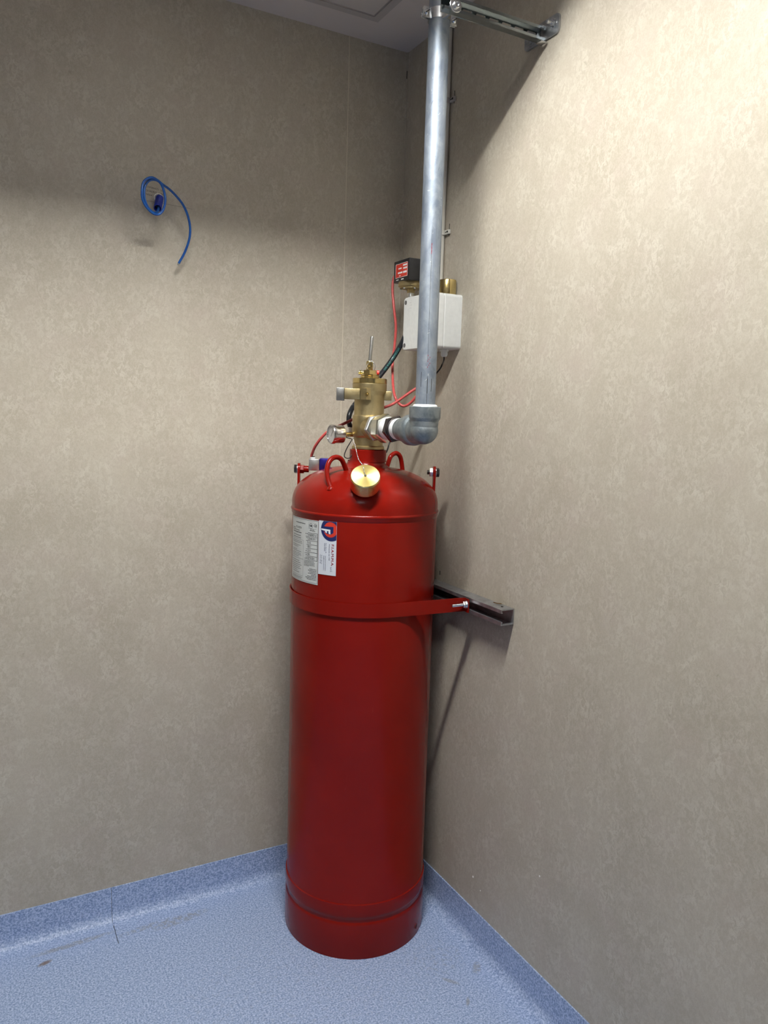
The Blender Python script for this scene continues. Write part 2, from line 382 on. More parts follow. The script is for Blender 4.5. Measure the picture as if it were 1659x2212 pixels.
b.faces.new(A); b.faces.new(B); struct('baseboard_right', b, M['floor'], None, 30)

# small marks on the walls
b = BM()
for y, z, r in ((-.527, .191, .003), (-.802, .350, .0022), (-.564, .171, .0016)): cyl(b, (0, y, z), (-1, 0, 0), r, .0012, 8)
new('paint_chip', b, M['chip'], wr, 0)
b = BM()
for y, z, l in ((-.294, 1.016, .006),): box(b, (-.001, y-.001, z-l), (.001, y+.001, z+l))
box(b, (-.0045, -.0045, 2.484), (-.003, -.003, 2.506)); new('wall_nick', b, M['dark'], wr, 0)
b = BM(); tube(b, [(-.798, -.0003, 2.014), (-.76, -.0003, 2.0125), (-.70, -.0003, 2.011), (-.655, -.0003, 2.009)], .00045, 6, 3); new('pencil_line', b, M['pencil'], wl, 0)
def text_mesh(s, size=1.0, align='LEFT', bold=0.0):
    c = bpy.data.curves.new('txt', 'FONT'); c.body = s; c.size = size; c.align_x = align; c.offset = bold; c.resolution_u = 3
    o = bpy.data.objects.new('txt', c); COL.objects.link(o); bpy.context.view_layer.update()
    me = bpy.data.meshes.new_from_object(o.evaluated_get(bpy.context.evaluated_depsgraph_get()))
    vs = [v.co.copy() for v in me.vertices]; fs = [tuple(p.vertices) for p in me.polygons]
    COL.objects.unlink(o); bpy.data.objects.remove(o); bpy.data.curves.remove(c); bpy.data.meshes.remove(me); return vs, fs
def put_text(bm, s, size, fn, align='LEFT', bold=0.0, sx=1.0):
    vs, fs = text_mesh(s, size, align, bold); L = [bm.verts.new(fn(v.x*sx, v.y)) for v in vs]
    for f in fs:
        try: bm.faces.new([L[i] for i in f])
        except ValueError: pass
b = BM()
for k, s in enumerate(('COMANDO  LCI', 'QUADRO  EVAC-S', 'NISSA   4  SUD')):
    put_text(b, s, .0064, lambda x, y, k=k: Vector((-.7775+x, -.0006, 2.0470-.0098*k+y*1.0-x*.10)))
new('handwriting', b, M['ink'], wl, 0)

# ------------------------------------------------------------------ red gas cylinder
gc = thing('gas_cylinder', (CX, CY, 0), 'tall glossy red gas cylinder standing on the blue floor in the corner', 'gas cylinder')
prof = [(.1965, .0), (.203, .0005), (.2035, .004), (.2035, .096), (.2025, .101), (.2000, .105), (.1998, .112), (.2012, .117), (.2032, .121), (.2037, .126), (.2037, .1555), (.2030, .1580), (.2004, .1590), (.1997, .1610), (.2000, .60), (.2003, 1.17), (.2003, 1.199)]
b = BM(); lathe(b, prof, (CX, CY, 0), seg=128, cap=False); body = new('cylinder_body', b, M['red'], gc, 30)
b = BM(); lathe(b, [(.2002, 1.1975), (.2012, 1.2000), (.2024, 1.2025), (.2030, 1.2085), (.2042, 1.2105), (.2045, 1.2130), (.2032, 1.2155), (.2015, 1.2170)], (CX, CY, 0), seg=128, cap=False)
new('weld_seam', b, M['red'], gc, 50)
b = BM(); P = [(.2018, 1.216), (.2020, 1.226)]
for k in range(1, 31):
    a = math.pi/2*k/31; P.append((.202*math.cos(a)**.82, 1.226+.105*math.sin(a)**.88))
P = [q for q in P if q[0] > .064]; P += [(.060, 1.3315), (.056, 1.3345), (.0525, 1.339), (.0510, 1.345)]
lathe(b, P, (CX, CY, 0), seg=128, cap=False); new('dome', b, M['red'], gc, 40)
b = BM(); lathe(b, [(.0515, 1.343), (.0505, 1.348), (.0505, 1.3745), (.049, 1.376), (.03, 1.376)], (CX+S.x*.004, CY+S.y*.004, 0), seg=64, cap=False); new('neck', b, M['red'], gc, 30)
def dome_pt(s, t):
    r = math.hypot(s, t); return w(s, t, 1.226 + .114*math.sqrt(max(0, 1-(r/.202)**2)))
def ring(pxs, t0, t1):
    b = BM(); n = len(pxs); pts = [at(p, t0+(t1-t0)*i/(n-1)) for i, p in enumerate(pxs)]
    tube(b, pts, .0066, 14, 6)
    for q in (pts[0], pts[-1]): lathe(b, [(.0115, -.003), (.0095, .002), (.007, .005)], q, (0, 0, 1), 14)
    return b
new('lifting_ring', ring([(715, 1055), (709, 1038), (706, 1018), (710, 1000), (718, 990), (728, 987.5), (737, 992), (743, 1003), (749, 1020)], .153, .078), M['red'], gc, 60)
new('lifting_ring', ring([(834, 1016), (842, 990), (848, 982), (856, 979), (863, 984), (867, 996), (870, 1022)], -.055, -.100), M['red'], gc, 60)
# two lugs with bolts
def lug(side, t0, zc):
    s0 = .186*side
    b = BM(); pts = []
    for k in range(13):
        a = math.pi*k/12; pts.append(w(s0, t0+.017*math.cos(a), zc+.017*math.sin(a)))
    pts += [w(s0, t0-.013, zc-.02), w(s0, t0-.011, 1.264-abs(t0)*.3), w(s0, t0+.011, 1.264-abs(t0)*.3), w(s0, t0+.013, zc-.02)]
    prism(b, pts, S*(.007*side)); l = new('lug', b, M['red'], gc, 30)
    b = BM(); o = w(s0+.007*side, t0, zc); cyl(b, o, S*side, .0135, .0018, 24); new('washer', b, M['zinc'], l, 30)
    b = BM(); hexa(b, o+S*(.0018*side), S*side, .0125, .0085, .3); new('bolt_head', b, M['blacks'], l, 25)
    b = BM(); hexa(b, w(s0, t0, zc), -S*side, .0130, .0105, .1); new('nut', b, M['zinc'] if side > 0 else M['red'], l, 25)
    if side > 0: b = BM(); cyl(b, w(s0-.0105*side, t0, zc), -S*side, .0062, .006, 16); new('bolt_shank', b, M['blacks'], l, 30)
ZL = at((648, 1013), -.06).z; lug(1, 0, 1.3175); lug(-1, -.06, ZL)
b = BM(); hp = Vector((CX+.2037*math.cos(math.radians(-55.9)), CY+.2037*math.sin(math.radians(-55.9)), .027))
nv = Vector((math.cos(math.radians(-55.9)), math.sin(math.radians(-55.9)), 0)); cyl(b, hp-nv*.004, nv, .0058, .0043, 20, .0001); new('drain_hole', b, M['dark'], gc, 30)
b = BM(); tube(b, [hp + (Vector((-nv.y, nv.x, 0))*math.cos(a) + Z*math.sin(a))*.0062 for a in [2*math.pi*k/20 for k in range(20)]], .0008, 6, closed=True, smooth=False); new('hole_rim', b, M['red'], gc, 60)

# labels wrapped round the cylinder
def cp(a, z, r=.2009): a = math.radians(a); return Vector((CX+r*math.cos(a), CY+r*math.sin(a), z))
def patch(bm, a0, a1, z0, z1, r=.2009, n=None):
    n = n or max(1, int(abs(a1-a0)/2)); A = [bm.verts.new(cp(a0+(a1-a0)*i/n, z0, r)) for i in range(n+1)]; B = [bm.verts.new(cp(a0+(a1-a0)*i/n, z1, r)) for i in range(n+1)]
    for i in range(n): bm.faces.new((A[i], A[i+1], B[i+1], B[i]))
def sheet(a0, a1, z0, z1, r):
    b = BM(); n = max(2, int(abs(a1-a0)))
    for i in range(n): pass
    rows = []
    for rr in (r-.0004, r):
        for z in (z0, z1): rows.append([b.verts.new(cp(a0+(a1-a0)*i/n, z, rr)) for i in range(n+1)])
    i0, i1, o0, o1 = rows
    for k in range(n):
        b.faces.new((o0[k], o0[k+1], o1[k+1], o1[k])); b.faces.new((i0[k], i1[k], i1[k+1], i0[k+1]))
        b.faces.new((o1[k], o1[k+1], i1[k+1], i1[k])); b.faces.new((o0[k], i0[k], i0[k+1], o0[k+1]))
    b.faces.new((o0[0], o1[0], i1[0], i0[0])); b.faces.new((o0[n], i0[n], i1[n], o1[n])); return b
DEG = 180/math.pi/.2009
L1 = new('data_label', sheet(-192, -152.9, 1.027, 1.1955, .2013), M['paper'], gc, 60, label='large white data label')
L2 = new('logo_sticker', sheet(-152.6, -137.5, 1.0575, 1.1975, .2012), M['paper2'], gc, 60, label='white maker sticker with round logo')
R1 = .2015
b = BM()
def hline(a0, a1, z, th=.0007): patch(b, a0, a1, z-th/2, z+th/2, R1)
def vline(a, z0, z1, th=.0007): patch(b, a-th*DEG/2, a+th*DEG/2, z0, z1, R1)
hline(-191.5, -153.3, 1.1935); hline(-191.5, -153.3, 1.0300, .0006); vline(-153.3, 1.030, 1.1935, .0009)
for z in (1.161, 1.1508, 1.1406, 1.1304, 1.1202, 1.1100, 1.0998, 1.0896): hline(-163.6, -153.6, z, .0009)
vline(-163.6, 1.0896, 1.161, .0009); vline(-153.8, 1.0896, 1.161, .0012)
hline(-191, -169.4, 1.1372, .0005); vline(-169.4, 1.0415, 1.1372, .0005); hline(-191, -169.4, 1.0866, .0006); hline(-191, -169.4, 1.0415, .0005)
def ct(s, a, z, size, align='LEFT', bold=.0001, sx=1.0, r=R1): put_text(b, s, size, lambda x, y: cp(a+x*DEG, z+y, r), align, bold, sx)
for k, s in enumerate(('A56858031 #', '22N4015911', '152', '85.7', '215', '85', '25°K/20+')):
    ct(s, -163.2, 1.1531-.0102*k, .0085 if k < 2 else .0078, sx=.62 if k < 2 else .8)
def words(a0, a1, z, th=.0011, right=False):      # a line of print too small to read, word by word
    a = a0
    while a < a1-.3:
        l = min(rng.uniform(.8, 2.4), a1-a); patch(b, a, a+l, z-th/2, z+th/2, R1, 1); a += l+.25
words(-182, -167.3, 1.1825, .0019); words(-189, -182.5, 1.1660, .0016); words(-189, -175, 1.1615, .0015)
ct('FSL 10227A', -181.5, 1.1672, .0075, sx=.9); words(-188, -172, 1.1560, .0022); words(-188, -173, 1.1480, .0014); words(-188, -173, 1.1420, .0014)
for z, e in ((1.1325, -171), (1.1285, -171), (1.1215, -173), (1.1175, -177), (1.1090, -179), (1.1050, -172), (1.1000, -173), (1.0960, -172), (1.0918, -176)): words(-189, e, z, .0010)
for z, e in ((1.0800, -175), (1.0745, -173), (1.0690, -171), (1.0640, -174), (1.0590, -172), (1.0540, -178), (1.0490, -175), (1.0372, -170), (1.0338, -171.5)): words(-189, e, z, .0011)
for z, a in ((1.1575, -167), (1.1505, -166.5), (1.1470, -166), (1.1395, -166), (1.1355, -164.8), (1.1295, -165.3), (1.1250, -164.8), (1.1170, -165.8), (1.1120, -166.5), (1.1060, -167.4), (1.1010, -166.3), (1.0950, -166), (1.0915, -167.4)): words(a, -164, z, .0012)
for z, e in ((1.0860, -156.5), (1.0825, -156), (1.0790, -156.2), (1.0755, -156), (1.0725, -162)): words(-168, e, z, .0011)
for z, a in ((1.0660, -161.5), (1.0620, -163), (1.0580, -161.5), (1.0540, -163), (1.0500, -159.5), (1.0462, -163.6), (1.0423, -166), (1.0385, -164.4)): words(a, -154.2, z, .0014)
ct('CE', -157.6, 1.1785, .009, bold=.0003); ct('VdS', -162.2, 1.1778, .0062, bold=.0004)
tube(b, [cp(-160.7+.0068*DEG*math.cos(q), 1.1797+.0068*math.sin(q), R1) for q in [2*math.pi*k/24 for k in range(24)]], .0003, 4, closed=True, smooth=False)
hline(-163.3, -155.3, 1.1880, .0004); hline(-163.3, -155.3, 1.1722, .0004); vline(-163.3, 1.1722, 1.188, .0004); vline(-155.3, 1.1722, 1.188, .0004)
words(-161.5, -156.6, 1.1697, .0012); words(-162, -156, 1.1670, .0012)
new('printed_text', b, M['ink'], L1, 0)
# logo sticker
R2 = .2014
def wrap_flat(bm, polys, ac, zc, r, amax=-137.6, zmax=1.1974):      # polys in metres about (ac, zc), cut into strips and wrapped
    t = bmesh.new()
    for P in polys: t.faces.new([t.verts.new((x, y, 0)) for x, y in P])
    xm = math.radians(amax-ac)*.2009; ym = zmax-zc
    for co, no in [((xm, 0, 0), (1, 0, 0)), ((0, ym, 0), (0, 1, 0))]:
        bmesh.ops.bisect_plane(t, geom=t.verts[:]+t.edges[:]+t.faces[:], plane_co=co, plane_no=no, clear_outer=True)
    for k in range(-20, 20): bmesh.ops.bisect_plane(t, geom=t.verts[:]+t.edges[:]+t.faces[:], plane_co=(k*.002+.0003, 0, 0), plane_no=(1, 0, 0))
    mp = {v: bm.verts.new(cp(ac+v.co.x*DEG, zc+v.co.y, r)) for v in t.verts}
    for f in t.faces: bm.faces.new([mp[v] for v in f.verts])
    t.free()
def disc_patch(bm, ac, zc, rad, r, sides=64): wrap_flat(bm, [[(rad*math.cos(2*math.pi*k/sides), rad*math.sin(2*math.pi*k/sides)) for k in range(sides)]], ac, zc, r)
LA, LZ = -141.9, 1.1770
def zz(x, y): return ((x-490)*.083, (480-y)*.0724)       # from a print grid to millimetres about the logo's centre
def lp(bm, pts, r):
    wrap_flat(bm, [[(x/1000, y/1000) for x, y in (zz(*q) for q in pts)]], LA, LZ, r)
b = BM(); disc_patch(b, LA, LZ, .0306, R2); patch(b, -141.5, -137.6, 1.1765, 1.1974, R2); new('logo_ring', b, M['navy'], L2, 0)
b = BM(); disc_patch(b, LA-.0022*DEG, LZ-.0010, .0198, R2+.0001)
lp(b, [(500, 236), (520, 285), (600, 330), (690, 450), (700, 640), (600, 650), (520, 500), (440, 300)], R2+.00012); new('logo_disc', b, M['redink'], L2, 0)
b = BM(); lp(b, [(150, 392), (565, 382), (568, 600), (470, 668), (400, 560), (225, 560), (150, 540)], R2+.0002)
lp(b, [(230, 520), (500, 520), (470, 668), (440, 662), (330, 640), (262, 600)], R2+.00021); new('logo_shadow', b, M['navy'], L2, 0)
b = BM(); lp(b, [(135, 473), (462, 488), (462, 545), (260, 543), (135, 522)], R2+.0003)
lp(b, [(275, 535), (345, 540), (345, 565), (340, 628), (278, 592)], R2+.0003); lp(b, [(398, 535), (462, 540), (466, 658), (400, 628)], R2+.0003); new('logo_letter', b, M['wink'], L2, 0)
def vt(bm, s, x, y0, y1, capw, bold=0.0):       # reads downward; x = baseline column, y0..y1 = run, capw = letter height, all on the print grid
    vs, fs = text_mesh(s, 1.0, 'LEFT', 0); wx = max(v.x for v in vs); L = (y1-y0)*.0724/1000; size = capw*.083/1000/.72
    mx, my = zz(x, y0); put_text(bm, s, size, lambda u, v: cp(LA+mx/1000*DEG+v*DEG, LZ+my/1000-u, R2), 'LEFT', bold, L/(wx*size))
b = BM()
for dx in (0, 3, 6): vt(b, 'F.I.A.M.M.A.', 510+dx, 1000+dx, 1790+dx, 84)
new('maker_name', b, M['dred'], L2, 0)
b = BM(); vt(b, 's.r.l.', 485, 1830, 2005, 75); vt(b, 'Antincendio dal 1938', 420, 1005, 1595, 42)
vt(b, 'Via C. Borra, 10', 302, 980, 1335, 38); vt(b, '10100 TORINO', 252, 980, 1275, 36)
vt(b, 'www.fiamma-antincendio.it', 295, 1440, 1990, 32); vt(b, 'info@fiamma-antincendio.it', 235, 1440, 1970, 32)
vt(b, 'Tel. 011 740 123', 152, 1420, 1750, 32); vt(b, 'Fax 011 740 188', 100, 1420, 1740, 32)
new('printed_text', b, M['navy'], L2, 0)

# ------------------------------------------------------------------ strap and wall channel
st = thing('cylinder_strap', (CX, CY, .952), 'flat red steel strap holding the cylinder to the wall channel', 'strap')
Z0, Z1 = .9525, .9895; RS = .2022
path = []
Pb = Vector((-.0515, -.489)); cxy = Vector((CX, CY)); d = (Pb-cxy).length
ta = math.degrees(math.acos(RS/d)); a_p = math.degrees(math.atan2(Pb.y-CY, Pb.x-CX)); A0 = a_p-ta
path.append(Vector((-.0455, -.513))); path.append(Vector((-.0455, -.4895)))
n = 60; A1 = -(A0+360)+360; A1 = -360-A0
for k in range(n+1):
    a = math.radians(A0+(A1-A0)*k/n); path.append(Vector((CX+RS*math.cos(a), CY+RS*math.sin(a))))
path.append(Vector((-.0455, 2*CY+.4895))); path.append(Vector((-.0455, 2*CY+.513)))
b = BM(); I = []; O = []
for i, p in enumerate(path):
    a_ = path[max(i-1, 0)]; c_ = path[min(i+1, len(path)-1)]; tt = (c_-a_).normalized(); nn = Vector((-tt.y, tt.x)); 
    if (p-cxy).dot(nn) < 0: nn = -nn
    if i in (0, len(path)-1): nn = Vector((-1, 0))
    q = p+nn*.0028
    I.append([b.verts.new((p.x, p.y, z)) for z in (Z0, Z1)]); O.append([b.verts.new((q.x, q.y, z)) for z in (Z0, Z1)])
for i in range(len(path)-1):
    b.faces.new((I[i][0], I[i+1][0], I[i+1][1], I[i][1])); b.faces.new((O[i][0], O[i][1], O[i+1][1], O[i+1][0]))
    b.faces.new((I[i][1], I[i+1][1], O[i+1][1], O[i][1])); b.faces.new((I[i][0], O[i][0], O[i+1][0], I[i+1][0]))
for i in (0, len(path)-1): b.faces.new((I[i][0], I[i][1], O[i][1], O[i][0]))
new('strap_band', b, M['red'], st, 30)
yb, zb = -.501, .9735
b = BM(); cyl(b, (-.0483, yb, zb), (-1, 0, 0), .0125, .002, 24); new('washer', b, M['zinc'], st, 30)
b = BM(); hexa(b, (-.0503, yb, zb), (-1, 0, 0), .0095, .008, .2); new('nut', b, M['zinc'], st, 25)
b = BM(); P = [(.0042, 0)]
for k in range(40): P += [(.0042, .0012*k+.0002), (.0037, .0012*k+.0008)]
lathe(b, P, (-.045, yb, zb), (-1, .0, .0), 16); new('threaded_rod', b, M['zinc'], st, 60)

def cprof(d, h, t, lip, ret=0.0):   # C profile: depth, height, wall, lip (opening at u=d)
    H = h/2
    if ret:
        return [(0, -H), (d, -H), (d, -H+lip), (d-ret, -H+lip), (d-ret, -H+lip-t), (d-t, -H+lip-t), (d-t, -H+t), (t, -H+t), (t, H-t), (d-t, H-t), (d-t, H-lip+t), (d-ret, H-lip+t), (d-ret, H-lip), (d, H-lip), (d, H), (0, H)]
    return [(0, -H), (d, -H), (d, -H+lip), (d-t, -H+lip), (d-t, -H+t), (t, -H+t), (t, H-t), (d-t, H-t), (d-t, H-lip), (d, H-lip), (d, H), (0, H)]
wc = thing('wall_channel', (-.02, -.33, .951), 'horizontal grey steel channel rail on the right wall behind the cylinder', 'rail')
b = BM(); prism(b, [(-.0008-u, -.648, .9715+v) for u, v in cprof(.0405, .041, .0025, .0095, .005)], (0, .63, 0)); new('rail', b, M['strut'], wc, 20)
b = BM(); tube(b, [(-.012, -.575, .9930), (-.010, -.592, .9938), (-.008, -.604, .9955)], .0012, 8, 4); new('wire_offcut', b, M['brassp'], wc, 60)
b = BM(); lathe(b, [(.0035, 0), (.0035, .0012), (.0018, .0012), (.0018, .0004)], (-.018, -.62, .9920), (0, 0, 1), 16); new('rivet', b, M['blacks'], wc, 30)

# ------------------------------------------------------------------ brass valve on the neck
va = thing('cylinder_valve', (CX, CY, 1.376), 'large brass valve screwed onto the neck of the red cylinder', 'valve')
O = Vector((CX, CY, 0)) + S*.004
b = BM(); lathe(b, [(.030, 1.3755), (.0440, 1.3765), (.0450, 1.378), (.0450, 1.3835), (.043, 1.3855), (.0405, 1.387), (.0405, 1.4085), (.0435, 1.412), (.0450, 1.415), (.0450, 1.4640), (.0440, 1.4675), (.0415, 1.4695), (.0410, 1.473), (.0410, 1.522), (.0415, 1.525), (.0465, 1.533), (.0468, 1.536), (.0468, 1.5535), (.046, 1.5545)], O, seg=64)
new('valve_body', b, M['brass'], va, 30)
b = BM(); lathe(b, [(.0455, 1.5545), (.0468, 1.5555), (.0468, 1.5675), (.0458, 1.5685), (.03, 1.5688)], O, seg=64); new('top_ring', b, M['brassp'], va, 30)
b = BM(); lathe(b, [(.0255, 1.568), (.0260, 1.569), (.0260, 1.5745), (.0245, 1.576), (.0255, 1.5765), (.0255, 1.5785), (.02, 1.579)], O, seg=48); new('actuator_base', b, M['brassp'], va, 30)
b = BM(); hexa(b, O+Z*1.5785, (0, 0, 1), .0195, .0125, .5); new('actuator_nut', b, M['brassp'], va, 25)
b = BM(); q = O+Z*1.5845-S*.017; lathe(b, [(.0035, 0), (.0035, .004), (.0055, .005), (.0060, .0085), (.0045, .0105), (.0062, .0115), (.0062, .0135), (.004, .0148)], q, -S, 20); new('knurled_screw', b, M['brassp'], va, 40)
b = BM(); q = O+Z*1.5845+S*.018; cyl(b, q, S, .0068, .007, 20); new('red_plug', b, M['redp'], va, 30, label='small red plastic plug')
b = BM(); lathe(b, [(.0090, 1.591), (.0094, 1.592), (.0094, 1.6), (.0082, 1.6015), (.0094, 1.603), (.0094, 1.6135), (.0086, 1.615), (.005, 1.6155)], O-S*.002, seg=8); 
cyl(b, O+Z*1.600+V*.007+S*.003, Z, .0042, .012, 12); new('pin_housing', b, M['brassp'], va, 30)
b = BM(); p0 = O+Z*1.615-S*.002; p1 = at((804, 726), 0); lathe(b, [(.0048, 0), (.0048, (p1-p0).length-.004), (.0042, (p1-p0).length-.0015), (.0022, (p1-p0).length)], p0, (p1-p0), 20); new('indicator_pin', b, M['nickel'], va, 40, label='upright grey steel pin')
b = BM(); rc = O+Z*1.6000+V*.0125+S*.0025; tube(b, [rc + (S*math.cos(q)*.0115+Z*math.sin(q)*.0125+V*.002*math.sin(q*2)) for q in [2*math.pi*k/28 for k in range(28)]], .0007, 8, closed=True, smooth=False)
sphere(b, rc+Z*.0135+S*.001, .0028, 10, 8); new('pull_ring', b, M['zinc'], va, 60, label='thin steel wire ring')
# arm blocks
b = BM(); obox(b, O-S*.0465+V*.032+Z*1.5250, S*.021, V*.012, Z*.0145, .0015)
pts = [O-S*.0245+V*.0445+Z*1.5105, O-S*.0245+V*.022+Z*1.5105, O+S*.004+V*.030+Z*1.5105, O+S*.004+V*.046+Z*1.5105, O-S*.008+V*.053+Z*1.5105]
prism(b, pts, Z*.030); new('side_bracket', b, M['brass'], va, 30)
b = BM(); nb = (V*.95+S*.0-V*0).normalized(); q = O-S*.006+V*.0505+Z*1.5250; cyl(b, q, (V-S*.45).normalized(), .0056, .0032, 20); cyl(b, q, (V-S*.45).normalized(), .003, .006, 6); new('bracket_screw', b, M['brassp'], va, 30)
b = BM(); obox(b, O-S*.0785+V*.020+Z*1.5235, S*.0105, V*.022, Z*.0170, .0012); new('steel_block', b, M['nickel'], va, 30, label='square grey steel block')
b = BM(); obox(b, O+S*.048+V*.004+Z*1.5235, S*.013, V*.008, Z*.0125, .0015); new('side_lug', b, M['brass'], va, 30)
b = BM(); DO = Vector((-.2410-CX, -.57-CY, 0)).normalized(); OA = Vector((CX, CY, 1.4365)); lathe(b, [(.035, .02), (.0345, .046), (.0325, .052)], OA, DO, 40); new('outlet_boss', b, M['brass'], va, 30)
# pressure gauge
gd = (-S*.88+V*.475).normalized(); g0 = O-S*.043+Z*1.4155+V*.006+gd*.013
b = BM(); cyl(b, g0-gd*.016, gd, .0062, .028, 16); hexa(b, g0+gd*.008, gd, .0078, .010); new('gauge_stem', b, M['brassp'], va, 30)
b = BM(); lathe(b, [(.005, .018), (.0235, .0185), (.0245, .0205), (.0245, .044), (.0262, .0445), (.0262, .0525), (.0252, .0545), (.0235, .0545), (.0235, .0505), (.001, .0500)], g0, gd, 48); ga = new('gauge_case', b, M['chrome'], va, 30)
b = BM(); cyl(b, g0+gd*.0500, gd, .0232, .0006, 40); new('gauge_dial', b, M['dial'], ga, 30)
b = BM(); ga_, gb_, gn_ = basis(gd)
for k in range(21):
    q = math.radians(-45+270*k/20); dv = ga_*math.cos(q)+gb_*math.sin(q); obox(b, g0+gd*.0508+dv*.0190, dv*.0022, gn_.cross(dv)*.0004, gn_*.0001)
obox(b, g0+gd*.0512+(ga_*.5+gb_*.6)*.006, (ga_*.5+gb_*.6).normalized()*.012, gn_.cross((ga_*.5+gb_*.6).normalized())*.0006, gn_*.0002); new('gauge_needle', b, M['ink'], ga, 0)
b = BM(); cyl(b, g0+gd*.0525, gd, .0234, .0010, 40); new('gauge_glass', b, M['glass'], ga, 30)
# wire loop
b = BM(); tube(b, [at(p, t) for p, t in (((742, 943), .0), ((752, 946), .01), ((760, 949), .03), ((756, 957), .035), ((750, 967), .035), ((744.5, 980), .035), ((744.5, 987), .035), ((750, 990), .035), ((756, 988.5), .03), ((761, 980), .02), ((764, 970), .01))], .0014, 8, 6)
tag(recenter(new('wire_loop', b, M['black'], None, 60)), 'thin black wire bent into a loop beside the brass valve base', 'wire')

# ------------------------------------------------------------------ brass protection cap on its chain
ce = math.radians(44.5); cax = (V*math.cos(ce)+Z*math.sin(ce)); 
cc = at((789.5, 1027.5), .211); H = .040
cap = thing('brass_plug', cc-cax*H, 'round turned brass cap hanging on a bead chain over the red dome', 'plug')
b = BM(); lathe(b, [(.0366, -H), (.0376, -H+.001), (.0376, -.0045), (.0371, -.004), (.0371, -.0025), (.0366, -.0006), (.0356, 0)], cc, cax, 64, cap=False)
lathe(b, [(.033, -H), (.0366, -H)], cc, cax, 64, cap=False); new('cap_wall', b, M['brassp'], cap, 30)
b = BM(); lathe(b, [(.0357, -.0006), (.0356, .0), (.0032, .0), (.0030, -.0005)], Vector((0, 0, 0)), Z, 96, cap=False)
fo = new('cap_face', b, M['spun'], None, 30); fo.parent = cap
fo.matrix_local = Matrix.Translation(cc-cap.location) @ Z.rotation_difference(cax).to_matrix().to_4x4()
b = BM(); cyl(b, cc-cax*.002, cax, .0030, .0025, 16); new('chain_hole', b, M['dark'], cap, 30)
chp = smooth_path([at((763, 948), .045), at((764.5, 955), .052), at((768, 966), .060), at((771, 980), .070), at((775, 993), .090), at((781, 1001.5), .120), at((784, 1006), .170), at((785.5, 1012), .205), at((786.5, 1019), .214), at((788, 1027), .2145)], 10)
b = BM(); acc = 0; last = chp[0]; tube(b, chp[::4]+[chp[-1]], .0005, 6, smooth=False)
sphere(b, last, .0014, 8, 6)
for p in chp[1:]:
    acc += (p-last).length; last = p
    if acc > .0031: sphere(b, p, .00135, 8, 6); acc = 0
lathe(b, [(.0022, 0), (.0022, .004), (.001, .005)], cc, cax, 10)
new('bead_chain', b, M['zinc'], cap, 60, kind='stuff')

# ------------------------------------------------------------------ discharge pipe and fittings
PX, PY = -.2408, -.57
pi = thing('discharge_pipe', (PX, PY, 1.40), 'vertical galvanised steel pipe rising from the brass valve to the ceiling', 'pipe')
b = BM(); lathe(b, [(.0241, 1.468), (.0241, CEIL)], (PX, PY, 0), seg=64); new('pipe', b, M['galv'], pi, 30)
ez = 1.4365
def pipe_strip(bm, da, z0, z1, wd, r=.02425):
    a = math.atan2(CAM.y-PY, CAM.x-PX)+da; n = Vector((math.cos(a), math.sin(a), 0)); tn = Vector((-n.y, n.x, 0))
    obox(bm, Vector((PX, PY, (z0+z1)/2))+n*r, tn*wd/2, Z*(z1-z0)/2, n*.0001)
b = BM(); pipe_strip(b, .12, 1.50, 1.565, .0008); pipe_strip(b, .08, 1.60, 1.83, .0006); pipe_strip(b, .05, 1.83, 1.90, .0005); pipe_strip(b, .14, 1.525, 1.56, .0012); pipe_strip(b, .55, 1.53, 1.56, .0011); pipe_strip(b, -.5, 1.54, 1.575, .0008)
new('weld_line', b, M['dark'], pi, 0, kind='stuff')
b = BM()
for k in range(6): pipe_strip(b, .06+.03*(k % 2), 1.845+.004*k, 1.8495+.004*k, .0011)
for k in range(7): pipe_strip(b, .10+.10*(k % 3), 1.585+.0045*k, 1.588+.0045*k, .0012)
new('pen_mark', b, M['dred'], pi, 0, kind='stuff')
b = BM(); o = Vector((PX, PY, ez)); n = 16
bend = [o-DO*.050, o-DO*.022] + [o + DO*(-.022+.022*math.sin(q)) + Z*(.022-.022*math.cos(q)) for q in [math.pi/2*k/n for k in range(1, n)]] + [o+Z*.034]
tube(b, bend, lambda u: .0338, 40, smooth=False)
sphere(b, o+(-DO+Z)*.0015, .0345, 40, 24)
new('elbow', b, M['cast'], pi, 50)
b = BM(); lathe(b, [(.0335, .022), (.0370, .0285), (.0380, .032), (.0380, .0565), (.0368, .0580), (.0300, .0580)], o, Z, 48); new('elbow_collar', b, M['cast'], pi, 30)
b = BM(); lathe(b, [(.0330, .034), (.0372, .041), (.0385, .045), (.0385, .064), (.0370, .0680), (.030, .069)], o, -DO, 48); new('elbow_collar', b, M['cast'], pi, 30)
b = BM(); lathe(b, [(.0300, .0570), (.0295, .0600), (.0270, .0625), (.0243, .0630)], o, Z, 40, cap=False); new('thread_tape', b, M['ptfe'], pi, 30)
def along(name, m, prof, seg=40, sm=30): b = BM(); lathe(b, prof, OA, DO, seg); return new(name, b, m, pi, sm)
b = BM(); hexa(b, OA+DO*.052, DO, .0375, .013, .15); new('union_nut', b, M['zinc'], pi, 20)
along('union_sleeve', M['zincy'], [(.0290, .064), (.0310, .066), (.0320, .070), (.0290, .076), (.0290, .088)])
b = BM(); hexa(b, OA+DO*.083, DO, .0385, .034, .45); new('union_body', b, M['zincy'], pi, 20)
along('thread_tape', M['ptfe'], [(.0280, .115), (.0295, .119), (.0305, .128), (.0290, .146), (.0270, .150)])
b = BM(); hexa(b, OA+DO*.146, DO, .0355, .015, .25); new('hex_nipple', b, M['blacks'], pi, 20, label='blackened hexagonal nipple')
along('nipple_rim', M['blacks'], [(.0300, .160), (.0300, .166), (.027, .168)])
